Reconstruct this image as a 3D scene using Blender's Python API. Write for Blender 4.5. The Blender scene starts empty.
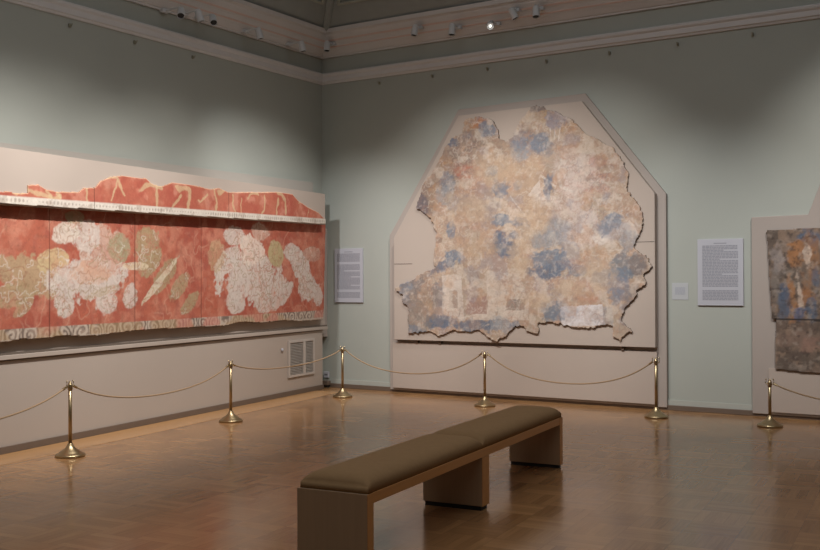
import bpy, bmesh, math, random
import numpy as np
from mathutils import Vector, Matrix
random.seed(7)
C = bpy.context.scene.collection
PI = math.pi

# ------------------------------------------------------------------ camera numbers (surveyed from the photograph)
F, YAW, PITCH, ROLL = 1000.3, .5630, .0038, -.0043
CAM = np.array([8.4947, -11.1736, 1.5])
_f = np.array([-math.sin(YAW)*math.cos(PITCH), math.cos(YAW)*math.cos(PITCH), math.sin(PITCH)])
_r0 = np.array([math.cos(YAW), math.sin(YAW), 0.])
_u0 = np.cross(_r0, _f)
_r = _r0*math.cos(ROLL)+_u0*math.sin(ROLL)
_u = -_r0*math.sin(ROLL)+_u0*math.cos(ROLL)
def survey(px, py, n, c):                     # where a sight line meets the plane n.p = c
    D = _f+_r*(px-410)/F+_u*(275-py)/F
    n = np.array(n, float)
    t = (c-CAM@n)/(D@n)
    return CAM+t*D
WA = .1296                                    # the display wall stands 7.4 degrees off the room's left wall
WN = np.array([math.cos(WA), math.sin(WA), 0.]); WC = .1392
WT = np.array([math.sin(WA), -math.cos(WA), 0.])      # along the display wall, away from the corner
class Back:                                   # panel coordinates on the back wall, standing off by d
    def __init__(s, d): s.d = d
    def pt(s, px, py):
        q = survey(px, py, (0, 1, 0), -s.d); return q[0], q[2]
    def w(s, a, b, out=0.): return (a, -s.d-out, b)
class Left:
    def __init__(s, d): s.d = d
    def pt(s, px, py):
        q = survey(px, py, WN, WC+s.d); return float(q@WT), q[2]
    def w(s, a, b, out=0.):
        q = WN*(WC+s.d+out)+WT*a; return (q[0], q[1], b)
O_WALL = Left(0)

# ------------------------------------------------------------------ helpers
def lin(c):
    return tuple((v/12.92 if v <= .04045 else ((v+.055)/1.055)**2.4) for v in [x/255 for x in c])
def tag(o, label=None, cat=None, group=None, kind=None):
    if label: o['label'] = label
    if cat: o['category'] = cat
    if group: o['group'] = group
    if kind: o['kind'] = kind
    return o
def empty(name, loc=(0, 0, 0), rz=0):
    o = bpy.data.objects.new(name, None); C.objects.link(o)
    o.location = loc; o.rotation_euler = (0, 0, rz); o.empty_display_size = .1
    return o
def link(name, bm, mat, parent=None, smooth=False, bevel=0):
    bmesh.ops.recalc_face_normals(bm, faces=bm.faces)
    me = bpy.data.meshes.new(name); bm.to_mesh(me); bm.free()
    if smooth:
        for p in me.polygons: p.use_smooth = True
    mats = mat if isinstance(mat, (list, tuple)) else [mat]
    for m in mats: me.materials.append(m)
    o = bpy.data.objects.new(name, me); C.objects.link(o)
    if parent: o.parent = parent
    if bevel:
        b = o.modifiers.new('b', 'BEVEL'); b.width = bevel; b.segments = 2; b.limit_method = 'ANGLE'
    return o
def box(bm, x0, x1, y0, y1, z0, z1, mi=0):
    v = [bm.verts.new(p) for p in [(x0,y0,z0),(x1,y0,z0),(x1,y1,z0),(x0,y1,z0),(x0,y0,z1),(x1,y0,z1),(x1,y1,z1),(x0,y1,z1)]]
    for f in [(0,3,2,1),(4,5,6,7),(0,1,5,4),(1,2,6,5),(2,3,7,6),(3,0,4,7)]:
        bm.faces.new([v[i] for i in f]).material_index = mi
    return bm
def prism(bm, pl, poly, t0, t1, mi=0):         # polygon in panel coordinates, from t0 to t1 off the panel plane
    a = [bm.verts.new(pl.w(x, z, t0)) for x, z in poly]
    b = [bm.verts.new(pl.w(x, z, t1)) for x, z in poly]
    bm.faces.new(a).material_index = mi; bm.faces.new(b).material_index = mi
    n = len(poly)
    for i in range(n): bm.faces.new([a[i], a[(i+1) % n], b[(i+1) % n], b[i]]).material_index = mi
    return bm
def rect(a0, a1, z0, z1): return [(a0, z0), (a1, z0), (a1, z1), (a0, z1)]
def lathe(bm, prof, n=32, cx=0, cy=0):
    rings = []
    for r, z in prof:
        if r < 1e-5: rings.append([bm.verts.new((cx, cy, z))])
        else: rings.append([bm.verts.new((cx+r*math.cos(2*PI*k/n), cy+r*math.sin(2*PI*k/n), z)) for k in range(n)])
    for A, B in zip(rings, rings[1:]):
        for k in range(n):
            k2 = (k+1) % n
            if len(A) == 1 and len(B) == 1: continue
            if len(A) == 1: bm.faces.new([A[0], B[k], B[k2]])
            elif len(B) == 1: bm.faces.new([A[k], B[0], A[k2]])
            else: bm.faces.new([A[k], B[k], B[k2], A[k2]])
    return bm
def tube(bm, pts, r, n=8, cap=True):
    pts = [Vector(p) for p in pts]; rings = []
    up = Vector((0, 0, 1))
    for i, p in enumerate(pts):
        t = (pts[min(i+1, len(pts)-1)]-pts[max(i-1, 0)]).normalized()
        a = t.cross(up)
        if a.length < 1e-3: a = t.cross(Vector((1, 0, 0)))
        a.normalize(); b = t.cross(a)
        rings.append([bm.verts.new(p+r*(math.cos(2*PI*k/n)*a+math.sin(2*PI*k/n)*b)) for k in range(n)])
    for A, B in zip(rings, rings[1:]):
        for k in range(n): bm.faces.new([A[k], A[(k+1) % n], B[(k+1) % n], B[k]])
    if cap: bm.faces.new(rings[0]); bm.faces.new(rings[-1])
    return bm
def sweep(bm, prof, path):                     # profile (out, z) swept along plan points (x, y, ox, oy): o = outward direction incl. mitre
    rows = [[bm.verts.new((x+ox*a, y+oy*a, z)) for a, z in prof] for x, y, ox, oy in path]
    n = len(prof)
    for A, B in zip(rows, rows[1:]):
        for k in range(n): bm.faces.new([A[k], A[(k+1) % n], B[(k+1) % n], B[k]])
    bm.faces.new(rows[0]); bm.faces.new(rows[-1])
    return bm

# ------------------------------------------------------------------ materials
def nodes(name):
    m = bpy.data.materials.new(name); m.use_nodes = True
    nt = m.node_tree; b = nt.nodes['Principled BSDF']
    return m, nt, b
def mat(name, rgb, rough=.7, metal=0, noise=.04, nscale=6, bump=0, bscale=200, spec=.5, coat=0):
    m, nt, b = nodes(name)
    tc = nt.nodes.new('ShaderNodeTexCoord')
    nz = nt.nodes.new('ShaderNodeTexNoise'); nz.inputs['Scale'].default_value = nscale; nz.inputs['Detail'].default_value = 5
    nt.links.new(tc.outputs['Object'], nz.inputs['Vector'])
    c = lin(rgb)
    mx = nt.nodes.new('ShaderNodeMix'); mx.data_type = 'RGBA'
    mx.inputs['A'].default_value = (*[v*(1-noise*2) for v in c], 1); mx.inputs['B'].default_value = (*[min(1, v*(1+noise*2)) for v in c], 1)
    nt.links.new(nz.outputs['Fac'], mx.inputs['Factor']); nt.links.new(mx.outputs['Result'], b.inputs['Base Color'])
    b.inputs['Roughness'].default_value = rough; b.inputs['Metallic'].default_value = metal
    b.inputs['Specular IOR Level'].default_value = spec; b.inputs['Coat Weight'].default_value = coat
    if bump:
        n2 = nt.nodes.new('ShaderNodeTexNoise'); n2.inputs['Scale'].default_value = bscale; n2.inputs['Detail'].default_value = 3
        nt.links.new(tc.outputs['Object'], n2.inputs['Vector'])
        bp = nt.nodes.new('ShaderNodeBump'); bp.inputs['Strength'].default_value = bump; bp.inputs['Distance'].default_value = .004
        nt.links.new(n2.outputs['Fac'], bp.inputs['Height']); nt.links.new(bp.outputs['Normal'], b.inputs['Normal'])
    return m
def mat_painted(name, rough=.85):
    m, nt, b = nodes(name)
    at = nt.nodes.new('ShaderNodeAttribute'); at.attribute_name = 'pigment'
    tc = nt.nodes.new('ShaderNodeTexCoord')
    nz = nt.nodes.new('ShaderNodeTexNoise'); nz.inputs['Scale'].default_value = 45; nz.inputs['Detail'].default_value = 6
    nt.links.new(tc.outputs['Object'], nz.inputs['Vector'])
    mr = nt.nodes.new('ShaderNodeMapRange'); mr.inputs['To Min'].default_value = .86; mr.inputs['To Max'].default_value = 1.14
    nt.links.new(nz.outputs['Fac'], mr.inputs['Value'])
    mx = nt.nodes.new('ShaderNodeVectorMath'); mx.operation = 'SCALE'
    nt.links.new(at.outputs['Color'], mx.inputs[0]); nt.links.new(mr.outputs['Result'], mx.inputs['Scale'])
    nt.links.new(mx.outputs['Vector'], b.inputs['Base Color'])
    bp = nt.nodes.new('ShaderNodeBump'); bp.inputs['Strength'].default_value = .35; bp.inputs['Distance'].default_value = .006
    nt.links.new(nz.outputs['Fac'], bp.inputs['Height']); nt.links.new(bp.outputs['Normal'], b.inputs['Normal'])
    b.inputs['Roughness'].default_value = rough; b.inputs['Specular IOR Level'].default_value = .25
    return m
def mat_wood(name, rgb, axis='Z', rough=.45, contrast=.16, scale=3):
    m, nt, b = nodes(name)
    tc = nt.nodes.new('ShaderNodeTexCoord'); mp = nt.nodes.new('ShaderNodeMapping')
    st = {'X': (.6, 14, 14), 'Y': (14, .6, 14), 'Z': (14, 14, .6)}[axis]
    mp.inputs['Scale'].default_value = [v*scale for v in st]
    nz = nt.nodes.new('ShaderNodeTexNoise'); nz.inputs['Scale'].default_value = 1; nz.inputs['Detail'].default_value = 6; nz.inputs['Distortion'].default_value = .5
    nt.links.new(tc.outputs['Object'], mp.inputs['Vector']); nt.links.new(mp.outputs['Vector'], nz.inputs['Vector'])
    c = lin(rgb)
    mx = nt.nodes.new('ShaderNodeMix'); mx.data_type = 'RGBA'
    mx.inputs['A'].default_value = (*[v*(1-contrast) for v in c], 1); mx.inputs['B'].default_value = (*[v*(1+contrast) for v in c], 1)
    nt.links.new(nz.outputs['Fac'], mx.inputs['Factor']); nt.links.new(mx.outputs['Result'], b.inputs['Base Color'])
    b.inputs['Roughness'].default_value = rough
    return m
def mat_parquet():
    m, nt, b = nodes('oak_parquet'); N = nt.nodes.new; L = nt.links.new
    def math_(op, a, bb=None, c=None):
        n = N('ShaderNodeMath'); n.operation = op
        for i, v in enumerate((a, bb, c)):
            if v is None: continue
            if isinstance(v, (int, float)): n.inputs[i].default_value = v
            else: L(v, n.inputs[i])
        return n.outputs[0]
    tc = N('ShaderNodeTexCoord'); mp = N('ShaderNodeMapping'); mp.inputs['Rotation'].default_value = (0, 0, math.radians(-5))
    L(tc.outputs['Object'], mp.inputs['Vector'])
    sp = N('ShaderNodeSeparateXYZ'); L(mp.outputs['Vector'], sp.inputs['Vector'])
    B = .31
    u = math_('MULTIPLY', sp.outputs['X'], 1/B); v = math_('MULTIPLY', sp.outputs['Y'], 1/B)
    iu = math_('FLOOR', u); iv = math_('FLOOR', v); fu = math_('FRACT', u); fv = math_('FRACT', v)
    par = math_('FLOORED_MODULO', math_('ADD', iu, iv), 2)
    # strip coordinate: across the grain
    mixs = N('ShaderNodeMix'); mixs.data_type = 'FLOAT'; L(par, mixs.inputs['Factor']); L(fu, mixs.inputs['A']); L(fv, mixs.inputs['B'])
    across = math_('MULTIPLY', mixs.outputs['Result'], 5.0)
    si = math_('FLOOR', across); sf = math_('FRACT', across)
    cv = N('ShaderNodeCombineXYZ'); L(iu, cv.inputs[0]); L(iv, cv.inputs[1]); L(si, cv.inputs[2])
    wn = N('ShaderNodeTexWhiteNoise'); wn.noise_dimensions = '3D'; L(cv.outputs[0], wn.inputs['Vector'])
    cv2 = N('ShaderNodeCombineXYZ'); L(iu, cv2.inputs[0]); L(iv, cv2.inputs[1])
    wn2 = N('ShaderNodeTexWhiteNoise'); wn2.noise_dimensions = '3D'; L(cv2.outputs[0], wn2.inputs['Vector'])
    # grain
    g1 = N('ShaderNodeMapping'); g1.inputs['Scale'].default_value = (60, 4, 1); L(mp.outputs['Vector'], g1.inputs['Vector'])
    g2 = N('ShaderNodeMapping'); g2.inputs['Scale'].default_value = (4, 60, 1); L(mp.outputs['Vector'], g2.inputs['Vector'])
    gm = N('ShaderNodeMix'); gm.data_type = 'VECTOR'; L(par, gm.inputs['Factor']); L(g1.outputs[0], gm.inputs['A']); L(g2.outputs[0], gm.inputs['B'])
    gn = N('ShaderNodeTexNoise'); gn.inputs['Scale'].default_value = 1; gn.inputs['Detail'].default_value = 4; L(gm.outputs['Result'], gn.inputs['Vector'])
    # slow stains
    sn = N('ShaderNodeTexNoise'); sn.inputs['Scale'].default_value = .9; sn.inputs['Detail'].default_value = 3; L(tc.outputs['Object'], sn.inputs['Vector'])
    t = math_('ADD', math_('MULTIPLY', wn.outputs['Value'], .17), math_('MULTIPLY', gn.outputs['Fac'], .34))
    t = math_('ADD', t, math_('MULTIPLY', wn2.outputs['Value'], .10))
    t = math_('ADD', t, math_('ADD', math_('MULTIPLY', sn.outputs['Fac'], .26), .14))
    # direction of the grain catches light differently: alternate blocks a little lighter
    t = math_('ADD', t, math_('MULTIPLY', par, .04))
    cr = N('ShaderNodeValToRGB'); cr.color_ramp.elements[0].position = .2; cr.color_ramp.elements[1].position = .95
    cr.color_ramp.elements[0].color = (*lin((104, 70, 44)), 1); cr.color_ramp.elements[1].color = (*lin((186, 142, 96)), 1)
    L(t, cr.inputs['Fac'])
    # joints
    def edge(x, w): return math_('LESS_THAN', math_('MINIMUM', x, math_('SUBTRACT', 1, x)), w)
    j = math_('MAXIMUM', math_('MAXIMUM', edge(fu, .006), edge(fv, .006)), edge(sf, .02))
    jm = N('ShaderNodeMix'); jm.data_type = 'RGBA'; L(math_('MULTIPLY', j, .3), jm.inputs['Factor']); L(cr.outputs['Color'], jm.inputs['A']); jm.inputs['B'].default_value = (*lin((60, 38, 22)), 1)
    L(jm.outputs['Result'], b.inputs['Base Color'])
    rr = math_('ADD', math_('MULTIPLY', wn.outputs['Value'], .04), .155); L(rr, b.inputs['Roughness'])
    bp = N('ShaderNodeBump'); bp.inputs['Strength'].default_value = .04; bp.inputs['Distance'].default_value = .004
    wv = N('ShaderNodeTexNoise'); wv.inputs['Scale'].default_value = 7; L(tc.outputs['Object'], wv.inputs['Vector'])
    L(math_('ADD', wv.outputs['Fac'], math_('MULTIPLY', wn2.outputs['Value'], .3)), bp.inputs['Height']); L(bp.outputs['Normal'], b.inputs['Normal'])
    b.inputs['Specular IOR Level'].default_value = .5
    return m

M = {}
M['wall'] = mat('grey_green_wall_paint', (162, 165, 157), .75, noise=.02, nscale=2, bump=.05, bscale=90)
M['board'] = mat('cream_board_paint', (174, 160, 149), .8, noise=.015, nscale=3)
M['frame_board'] = mat('taupe_board_paint', (162, 151, 143), .8, noise=.015, nscale=3)
M['shaded_board'] = mat('shaded_board_paint', (160, 154, 146), .8, noise=.015, nscale=3)  # greyer than the cream board: shade put into the backing board's colour
M['lowwall'] = mat('greige_wall_paint', (170, 157, 146), .7, noise=.015, nscale=2)
M['white'] = mat('white_gypsum_paint', (202, 200, 199), .7, noise=.02)
M['salmon'] = mat('salmon_paint', (206, 184, 176), .7)
M['cove'] = mat('cove_paint', (144, 150, 148), .8)
M['cove_frame'] = mat('cove_frame_paint', (160, 162, 152), .8)
M['base'] = mat('brown_skirting', (104, 88, 76), .5)
M['hook'] = mat('hook_brown', (134, 130, 112), .6)
M['skirt'] = mat('pale_skirting', (168, 170, 162), .6)
M['groove'] = mat('groove_brown', (104, 92, 82), .8)
M['dark'] = mat('dark_gap', (52, 44, 38), .9)
M['paper'] = mat('printed_card', (174, 174, 181), .6, noise=.01)
M['ink'] = mat('grey_print', (142, 142, 149), .7, noise=.02)
M['inkpale'] = mat('pale_print', (158, 160, 168), .7, noise=.02)
M['label'] = mat('pale_label_card', (172, 174, 176), .6, noise=.01)
M['brass'] = mat('brushed_brass', (174, 154, 120), .36, metal=1, noise=.05, nscale=20)
M['rope'] = mat('tan_rope', (160, 134, 104), .9, bump=.3, bscale=300, noise=.08, nscale=80)
M['fabric'] = mat('olive_brown_cloth', (148, 118, 84), .95, noise=.05, nscale=30, bump=.25, bscale=500, spec=.15)
M['veneer'] = mat_wood('bench_veneer', (164, 136, 108), 'Z', .4, .1)
M['rail'] = mat_wood('bench_rail_wood', (196, 138, 80), 'Y', .4, .12)
M['black'] = mat('black_plastic', (24, 24, 24), .6)
M['vent'] = mat('vent_grey', (156, 148, 140), .6)
M['ventframe'] = mat('vent_frame', (182, 172, 163), .6)
M['lamp_white'] = mat('lamp_white', (200, 202, 204), .45)
M['painted'] = mat_painted('weathered_pigment')
m_, nt_, b_ = nodes('lamp_glow'); b_.inputs['Emission Color'].default_value = (1, .93, .82, 1); b_.inputs['Emission Strength'].default_value = 3; M['glow'] = m_
M['parquet'] = mat_parquet()
M['border'] = mat_wood('lit_floor_wood', (178, 136, 92), 'Y', .22, .12, 1)  # paler wood that paints the lit floor beside the left wall

# ------------------------------------------------------------------ room shell
RX, RY, ZC = 12.0, -14.0, 4.92
bm = bmesh.new(); box(bm, -.3, RX+.3, RY-.3, .3, -.2, 0); tag(link('floor', bm, M['parquet']), kind='structure')
bm = bmesh.new(); box(bm, -.3, RX+.3, 0, .3, 0, ZC+.1); tag(link('wall_back', bm, M['wall']), kind='structure')
bm = bmesh.new(); box(bm, -.3, 0, RY, 0, 0, ZC+.1); tag(link('wall_left', bm, M['wall']), kind='structure')
bm = bmesh.new(); box(bm, RX, RX+.3, RY, .0, 0, ZC+.1); tag(link('wall_right', bm, M['wall']), kind='structure')
bm = bmesh.new(); box(bm, -.3, RX+.3, RY-.3, RY, 0, ZC+.1); tag(link('wall_front', bm, M['wall']), kind='structure')
# coved ceiling, hipped at the corners
bm = bmesh.new()
def rectloop(o, z): return [bm.verts.new(p) for p in [(o, -o, z), (RX-o, -o, z), (RX-o, RY+o, z), (o, RY+o, z)]]
prof = [(-.3, ZC+.1), (.05, ZC), (.26, ZC-.02), (.55, 5.18), (1.0, 5.62), (1.7, 6.1), (2.0, 6.2)]
loops = [rectloop(o, z) for o, z in prof]
for A, B in zip(loops, loops[1:]):
    for k in range(4): bm.faces.new([A[k], A[(k+1) % 4], B[(k+1) % 4], B[k]])
bm.faces.new(loops[-1]); tag(link('ceiling', bm, M['cove']), kind='structure')
# crown, picture moulding round the room
def ringpath(closed=True):
    s = 1
    return [(0, 0, 1, -1), (RX, 0, -1, -1), (RX, RY, -1, 1), (0, RY, 1, 1), (0, 0, 1, -1)]
def ring(prof):
    bm = bmesh.new(); rows = [[bm.verts.new((x+ox*a, y+oy*a, z)) for a, z in prof] for x, y, ox, oy in ringpath()[:4]]
    n = len(prof)
    for i in range(4):
        A, B = rows[i], rows[(i+1) % 4]
        for k in range(n): bm.faces.new([A[k], A[(k+1) % n], B[(k+1) % n], B[k]])
    return bm
crown = [(0, 4.575), (.03, 4.575), (.035, 4.595), (.05, 4.60), (.10, 4.655), (.106, 4.658), (.17, 4.735), (.176, 4.738), (.24, 4.81), (.25, 4.83), (.29, 4.85), (.30, 4.90), (0, 4.90)]
tag(link('trim_1', ring(crown), M['white']), kind='structure')
tag(link('trim_2', ring([(.125, 4.679), (.127, 4.677), (.139, 4.691), (.137, 4.698)]), M['salmon']), kind='structure')
tag(link('trim_3', ring([(.190, 4.752), (.192, 4.750), (.207, 4.768), (.205, 4.773)]), M['salmon']), kind='structure')
tag(link('trim_4', ring([(0, 4.213), (.02, 4.215), (.03, 4.235), (.045, 4.245), (.05, 4.30), (.07, 4.32), (.075, 4.345), (.06, 4.36), (0, 4.365)]), M['white']), kind='structure')
# cove frames: raised battens that panel the cove
bm = bmesh.new()
def cove_pt(side, s, t):      # s along the wall, t up the cove 0..1
    i = t*4; o, z = [(.30, 4.93), (.55, 5.18), (1.0, 5.62), (1.7, 6.1), (2.0, 6.2)][0] if i <= 0 else (0, 0)
    P = [(.30, 4.93), (.55, 5.18), (1.0, 5.62), (1.7, 6.1), (2.0, 6.2)]
    k = min(3, int(i)); fr = i-k; o = P[k][0]*(1-fr)+P[k+1][0]*fr; z = P[k][1]*(1-fr)+P[k+1][1]*fr
    return (s, -o, z-.02) if side == 'back' else (o, -s, z-.02)
for side, ln in (('back', 11), ('left', 13)):
    for a0 in np.arange(.0, ln-2, 2.6):
        p = []
        x0, x1 = a0+.25, a0+2.45
        for t in (.25, .5, .75): pass
        pts = []
        for t in np.linspace(.22, .8, 8):
            xx = max(x0, .22+.0+ (0 if a0 > 0 else 2.0*t)); pts.append(cove_pt(side, xx, t))
        for t in np.linspace(.8, .22, 8): pts.append(cove_pt(side, x1, t))
        pts.append(pts[0]); tube(bm, pts, .022, 6)
tag(link('trim_5', bm, M['cove_frame']), kind='structure')
# hip batten in the corner
bm = bmesh.new(); tube(bm, [(.28, -.28, 4.92), (.55, -.55, 5.17), (1.0, -1.0, 5.60), (1.7, -1.7, 6.08)], .06, 8)
tag(link('trim_6', bm, M['cove']), kind='structure')
# skirting
bm = bmesh.new(); box(bm, .0, RX, -.012, 0, .0, .115); tag(link('baseboard_back_upper', bm, M['skirt']), kind='structure')
bm = bmesh.new(); box(bm, .0, RX, -.03, 0, 0, .058); tag(link('baseboard_back', bm, M['base'], bevel=.004), kind='structure')

# ------------------------------------------------------------------ display wall on the left (stands a little off the room's wall)
S0, S1 = .21, 8.2
def plan_left(s, d): q = WN*(WC+d)+WT*s; return q[0], q[1]
bm = bmesh.new()
a = plan_left(.26, 0); b_ = plan_left(S1, 0)
pts = [(0.001, -.26), (a[0], a[1]), (b_[0], b_[1]), (0.001, b_[1])]
def plan_prism(bm, pts, z0, z1):
    A = [bm.verts.new((x, y, z0)) for x, y in pts]; B = [bm.verts.new((x, y, z1)) for x, y in pts]
    bm.faces.new(A); bm.faces.new(B)
    for i in range(len(pts)): bm.faces.new([A[i], A[(i+1) % len(pts)], B[(i+1) % len(pts)], B[i]])
plan_prism(bm, pts, 0, .82)
tag(link('wall_left_lower', bm, M['lowwall']), kind='structure')
bm = bmesh.new(); a = plan_left(.19, 0)
plan_prism(bm, [(0.001, -.19), (a[0], a[1]), (b_[0], b_[1]), (0.001, b_[1])], .82, 2.655)
tag(link('wall_left_display', bm, M['board']), kind='structure')
bm = bmesh.new(); prism(bm, O_WALL, rect(.16, S1, .852, .872), 0.001, .018); prism(bm, O_WALL, rect(.26, S1, .80, .812), .001, .012)
tag(link('trim_7', bm, M['groove']), kind='structure')
bm = bmesh.new(); prism(bm, O_WALL, rect(.16, S1, .812, .852), .001, .03)
tag(link('trim_8', bm, M['lowwall'], bevel=.004), kind='structure')
bm = bmesh.new(); prism(bm, O_WALL, rect(.26, S1, 0, .062), .001, .022)
tag(link('baseboard_left', bm, M['base'], bevel=.004), kind='structure')
bm = bmesh.new(); prism(bm, O_WALL, rect(.5, S1, 0, .0015), .023, .43)  # thin paler strip standing for light on the floor along the wall
tag(link('lit_floor_strip', bm, M['border']), kind='structure')
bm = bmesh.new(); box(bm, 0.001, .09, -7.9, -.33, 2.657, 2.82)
tag(link('backing_board', bm, M['shaded_board']), 'shade-grey backing board rising behind the red frieze on the left wall', 'board')
bm = bmesh.new(); box(bm, 0, .075, -.18, 0, .70, 2.2)
tag(link('corner_board', bm, M['frame_board']), 'narrow tan upright strip between the red mural and the room corner', 'board')

# ------------------------------------------------------------------ pigment painting on fine meshes
def vnoise(x, y, seed):
    xi = np.floor(x).astype(np.int64); yi = np.floor(y).astype(np.int64); xf = x-xi; yf = y-yi
    def h(a, b):
        n = (a*374761393+b*668265263+seed*1442695041) & 0x7fffffff
        n = ((n ^ (n >> 13))*1274126177) & 0x7fffffff
        return ((n ^ (n >> 16)) & 0xffff)/65535.
    u = xf*xf*(3-2*xf); v = yf*yf*(3-2*yf)
    return (h(xi, yi)*(1-u)+h(xi+1, yi)*u)*(1-v)+(h(xi, yi+1)*(1-u)+h(xi+1, yi+1)*u)*v
def fbm(x, y, sc, seed, octs=4):
    r = 0; a = .5; t = 0
    for o in range(octs):
        r = r+a*vnoise(x*sc+o*17.3, y*sc+o*9.1, seed+o); t += a; a *= .5; sc *= 2.03
    return r/t
def sst(a, b, x):
    t = np.clip((x-a)/(b-a), 0, 1); return t*t*(3-2*t)
def inside(poly, X, Y):
    r = np.zeros(X.shape, bool); n = len(poly)
    for i in range(n):
        x0, y0 = poly[i]; x1, y1 = poly[(i+1) % n]
        if y0 == y1: continue
        c = ((y0 > Y) != (y1 > Y)) & (X < (x1-x0)*(Y-y0)/(y1-y0)+x0); r ^= c
    return r
class Paint:
    def __init__(s, pl, a0, a1, z0, z1, res, seed):
        s.pl = pl; s.nx = int((a1-a0)/res)+1; s.ny = int((z1-z0)/res)+1; s.seed = seed
        s.X, s.Y = np.meshgrid(np.linspace(a0, a1, s.nx), np.linspace(z0, z1, s.ny))
        s.c = np.zeros((s.ny, s.nx, 3)); s.mask = np.ones((s.ny, s.nx), bool); s.acc = np.zeros((s.ny, s.nx))
        s.wx = (fbm(s.X, s.Y, 5, seed+50, 4)-.5); s.wy = (fbm(s.X, s.Y, 5, seed+70, 4)-.5)
        s.fx = (fbm(s.X, s.Y, 26, seed+90, 3)-.5); s.fy = (fbm(s.X, s.Y, 26, seed+95, 3)-.5)
    def fill(s, col): s.c[:] = lin(col)
    def mix(s, a, col):
        s.c += (np.array(lin(col))-s.c)*a[..., None]
    def mottle(s, col, sc, thr, amt, seed, soft=.12):
        s.mix(sst(thr-soft, thr+soft, fbm(s.X, s.Y, sc, s.seed+seed, 5))*amt, col)
    def poly(s, pts, col, amt=1, warp=.06, soft=None, px=True, tex=0, seed=3):
        P = [s.pl.pt(*p) for p in pts] if px else pts
        X = s.X+s.wx*warp+s.fx*warp*.5; Y = s.Y+s.wy*warp+s.fy*warp*.5
        m = inside(P, X, Y).astype(float)
        if tex: m = m*(1-tex+tex*sst(.35, .62, fbm(s.X, s.Y, 9, s.seed+seed, 5)))
        s.mix(m*amt, col)
    def blob(s, px, py, rx, ry, rot, col, amt=1, edge=.25, warp=.5, tex=0, seed=5):
        cx, cy = s.pl.pt(px, py); ax, _ = s.pl.pt(px+rx, py); _, ay = s.pl.pt(px, py+ry)
        rx = abs(ax-cx)+1e-6; ry = abs(ay-cy)+1e-6; t = math.radians(rot)
        dx = (s.X-cx); dy = (s.Y-cy); u = dx*math.cos(t)+dy*math.sin(t); v = -dx*math.sin(t)+dy*math.cos(t)
        d = np.sqrt((u/rx)**2+(v/ry)**2)+(s.wx+s.wy)*2*warp+(s.fx+s.fy)*warp
        m = 1-sst(1-edge, 1+edge, d)
        s.acc = np.maximum(s.acc, m)
        if tex: m = m*(1-tex+tex*sst(.38, .6, fbm(s.X, s.Y, 12, s.seed+seed, 5)))
        s.mix(m*amt, col)
    def stroke(s, pts, w, col, amt=1, warp=.02):
        P = [s.pl.pt(*p) for p in pts]; X = s.X+s.wx*warp; Y = s.Y+s.wy*warp; d = np.full(X.shape, 9.)
        for (x0, y0), (x1, y1) in zip(P, P[1:]):
            L2 = (x1-x0)**2+(y1-y0)**2+1e-9; t = np.clip(((X-x0)*(x1-x0)+(Y-y0)*(y1-y0))/L2, 0, 1)
            d = np.minimum(d, np.hypot(X-x0-t*(x1-x0), Y-y0-t*(y1-y0)))
        s.mix((1-sst(w*.6, w*1.3, d))*amt, col)
    def contour(s, sc, w, col, amt, seed, where=None, lv=.5):
        n = fbm(s.X, s.Y, sc, s.seed+seed, 3); gy, gx = np.gradient(n); g = np.hypot(gx, gy)+1e-4
        m = 1-sst(w*.6, w*1.4, np.abs(n-lv)/g)
        gate = sst(.42, .55, fbm(s.X, s.Y, 2.2, s.seed+seed+9, 3))
        s.mix(m*gate*amt*(s.acc if where is None else where), col)
    def grain(s, amt=.12, sc=20):
        n = fbm(s.X, s.Y, sc, s.seed+200, 4)-.5; n2 = fbm(s.X, s.Y, 3, s.seed+210, 3)-.5
        s.c *= np.clip(1+amt*2*n+amt*n2, .3, 2)[..., None]
    def cut(s, pts, px=True, warp=.03):
        P = [s.pl.pt(*p) for p in pts] if px else pts
        s.mask &= inside(P, s.X+s.wx*warp+s.fx*warp*.8, s.Y+s.wy*warp+s.fy*warp*.8)
    def mesh(s, name, thick, parent=None, relief=.004, out=0.):
        rl = (fbm(s.X, s.Y, 6, s.seed+300, 5)-.5)*relief*2
        q = s.mask; keep = q[:-1, :-1] & q[1:, :-1] & q[:-1, 1:] & q[1:, 1:]
        idx = np.arange(s.nx*s.ny).reshape(s.ny, s.nx)
        A = idx[:-1, :-1][keep]; B = idx[:-1, 1:][keep]; D = idx[1:, 1:][keep]; E = idx[1:, :-1][keep]
        fc = np.stack([A, B, D, E], 1)
        used = np.unique(fc); remap = -np.ones(s.nx*s.ny, np.int64); remap[used] = np.arange(len(used)); fc = remap[fc]
        X = s.X.ravel()[used]; Y = s.Y.ravel()[used]; R = rl.ravel()[used]+thick+out
        isb = isinstance(s.pl, Back)
        if isb: co = np.stack([X, -s.pl.d-R, Y], 1)
        else:
            base = WN[None]*(WC+s.pl.d+R)[:, None]+WT[None]*X[:, None]; co = base.copy(); co[:, 2] = Y
            fc = fc[:, ::-1]
        me = bpy.data.meshes.new(name); me.vertices.add(len(co)); me.vertices.foreach_set('co', co.ravel().astype('f'))
        me.loops.add(fc.size); me.loops.foreach_set('vertex_index', fc.ravel().astype('i'))
        me.polygons.add(len(fc)); me.polygons.foreach_set('loop_start', (np.arange(len(fc))*4).astype('i'))
        me.update(calc_edges=True); me.validate()
        ca = me.color_attributes.new('pigment', 'FLOAT_COLOR', 'POINT')
        cc = np.ones((len(co), 4), 'f'); cc[:, :3] = np.clip(s.c.reshape(-1, 3)[used], 0, 1); ca.data.foreach_set('color', cc.ravel())
        me.materials.append(M['painted'])
        me.polygons.foreach_set('use_smooth', np.ones(len(me.polygons), bool))
        o = bpy.data.objects.new(name, me); C.objects.link(o)
        if parent: o.parent = parent
        sm = o.modifiers.new('s', 'SOLIDIFY'); sm.thickness = thick; sm.offset = -1
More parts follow.
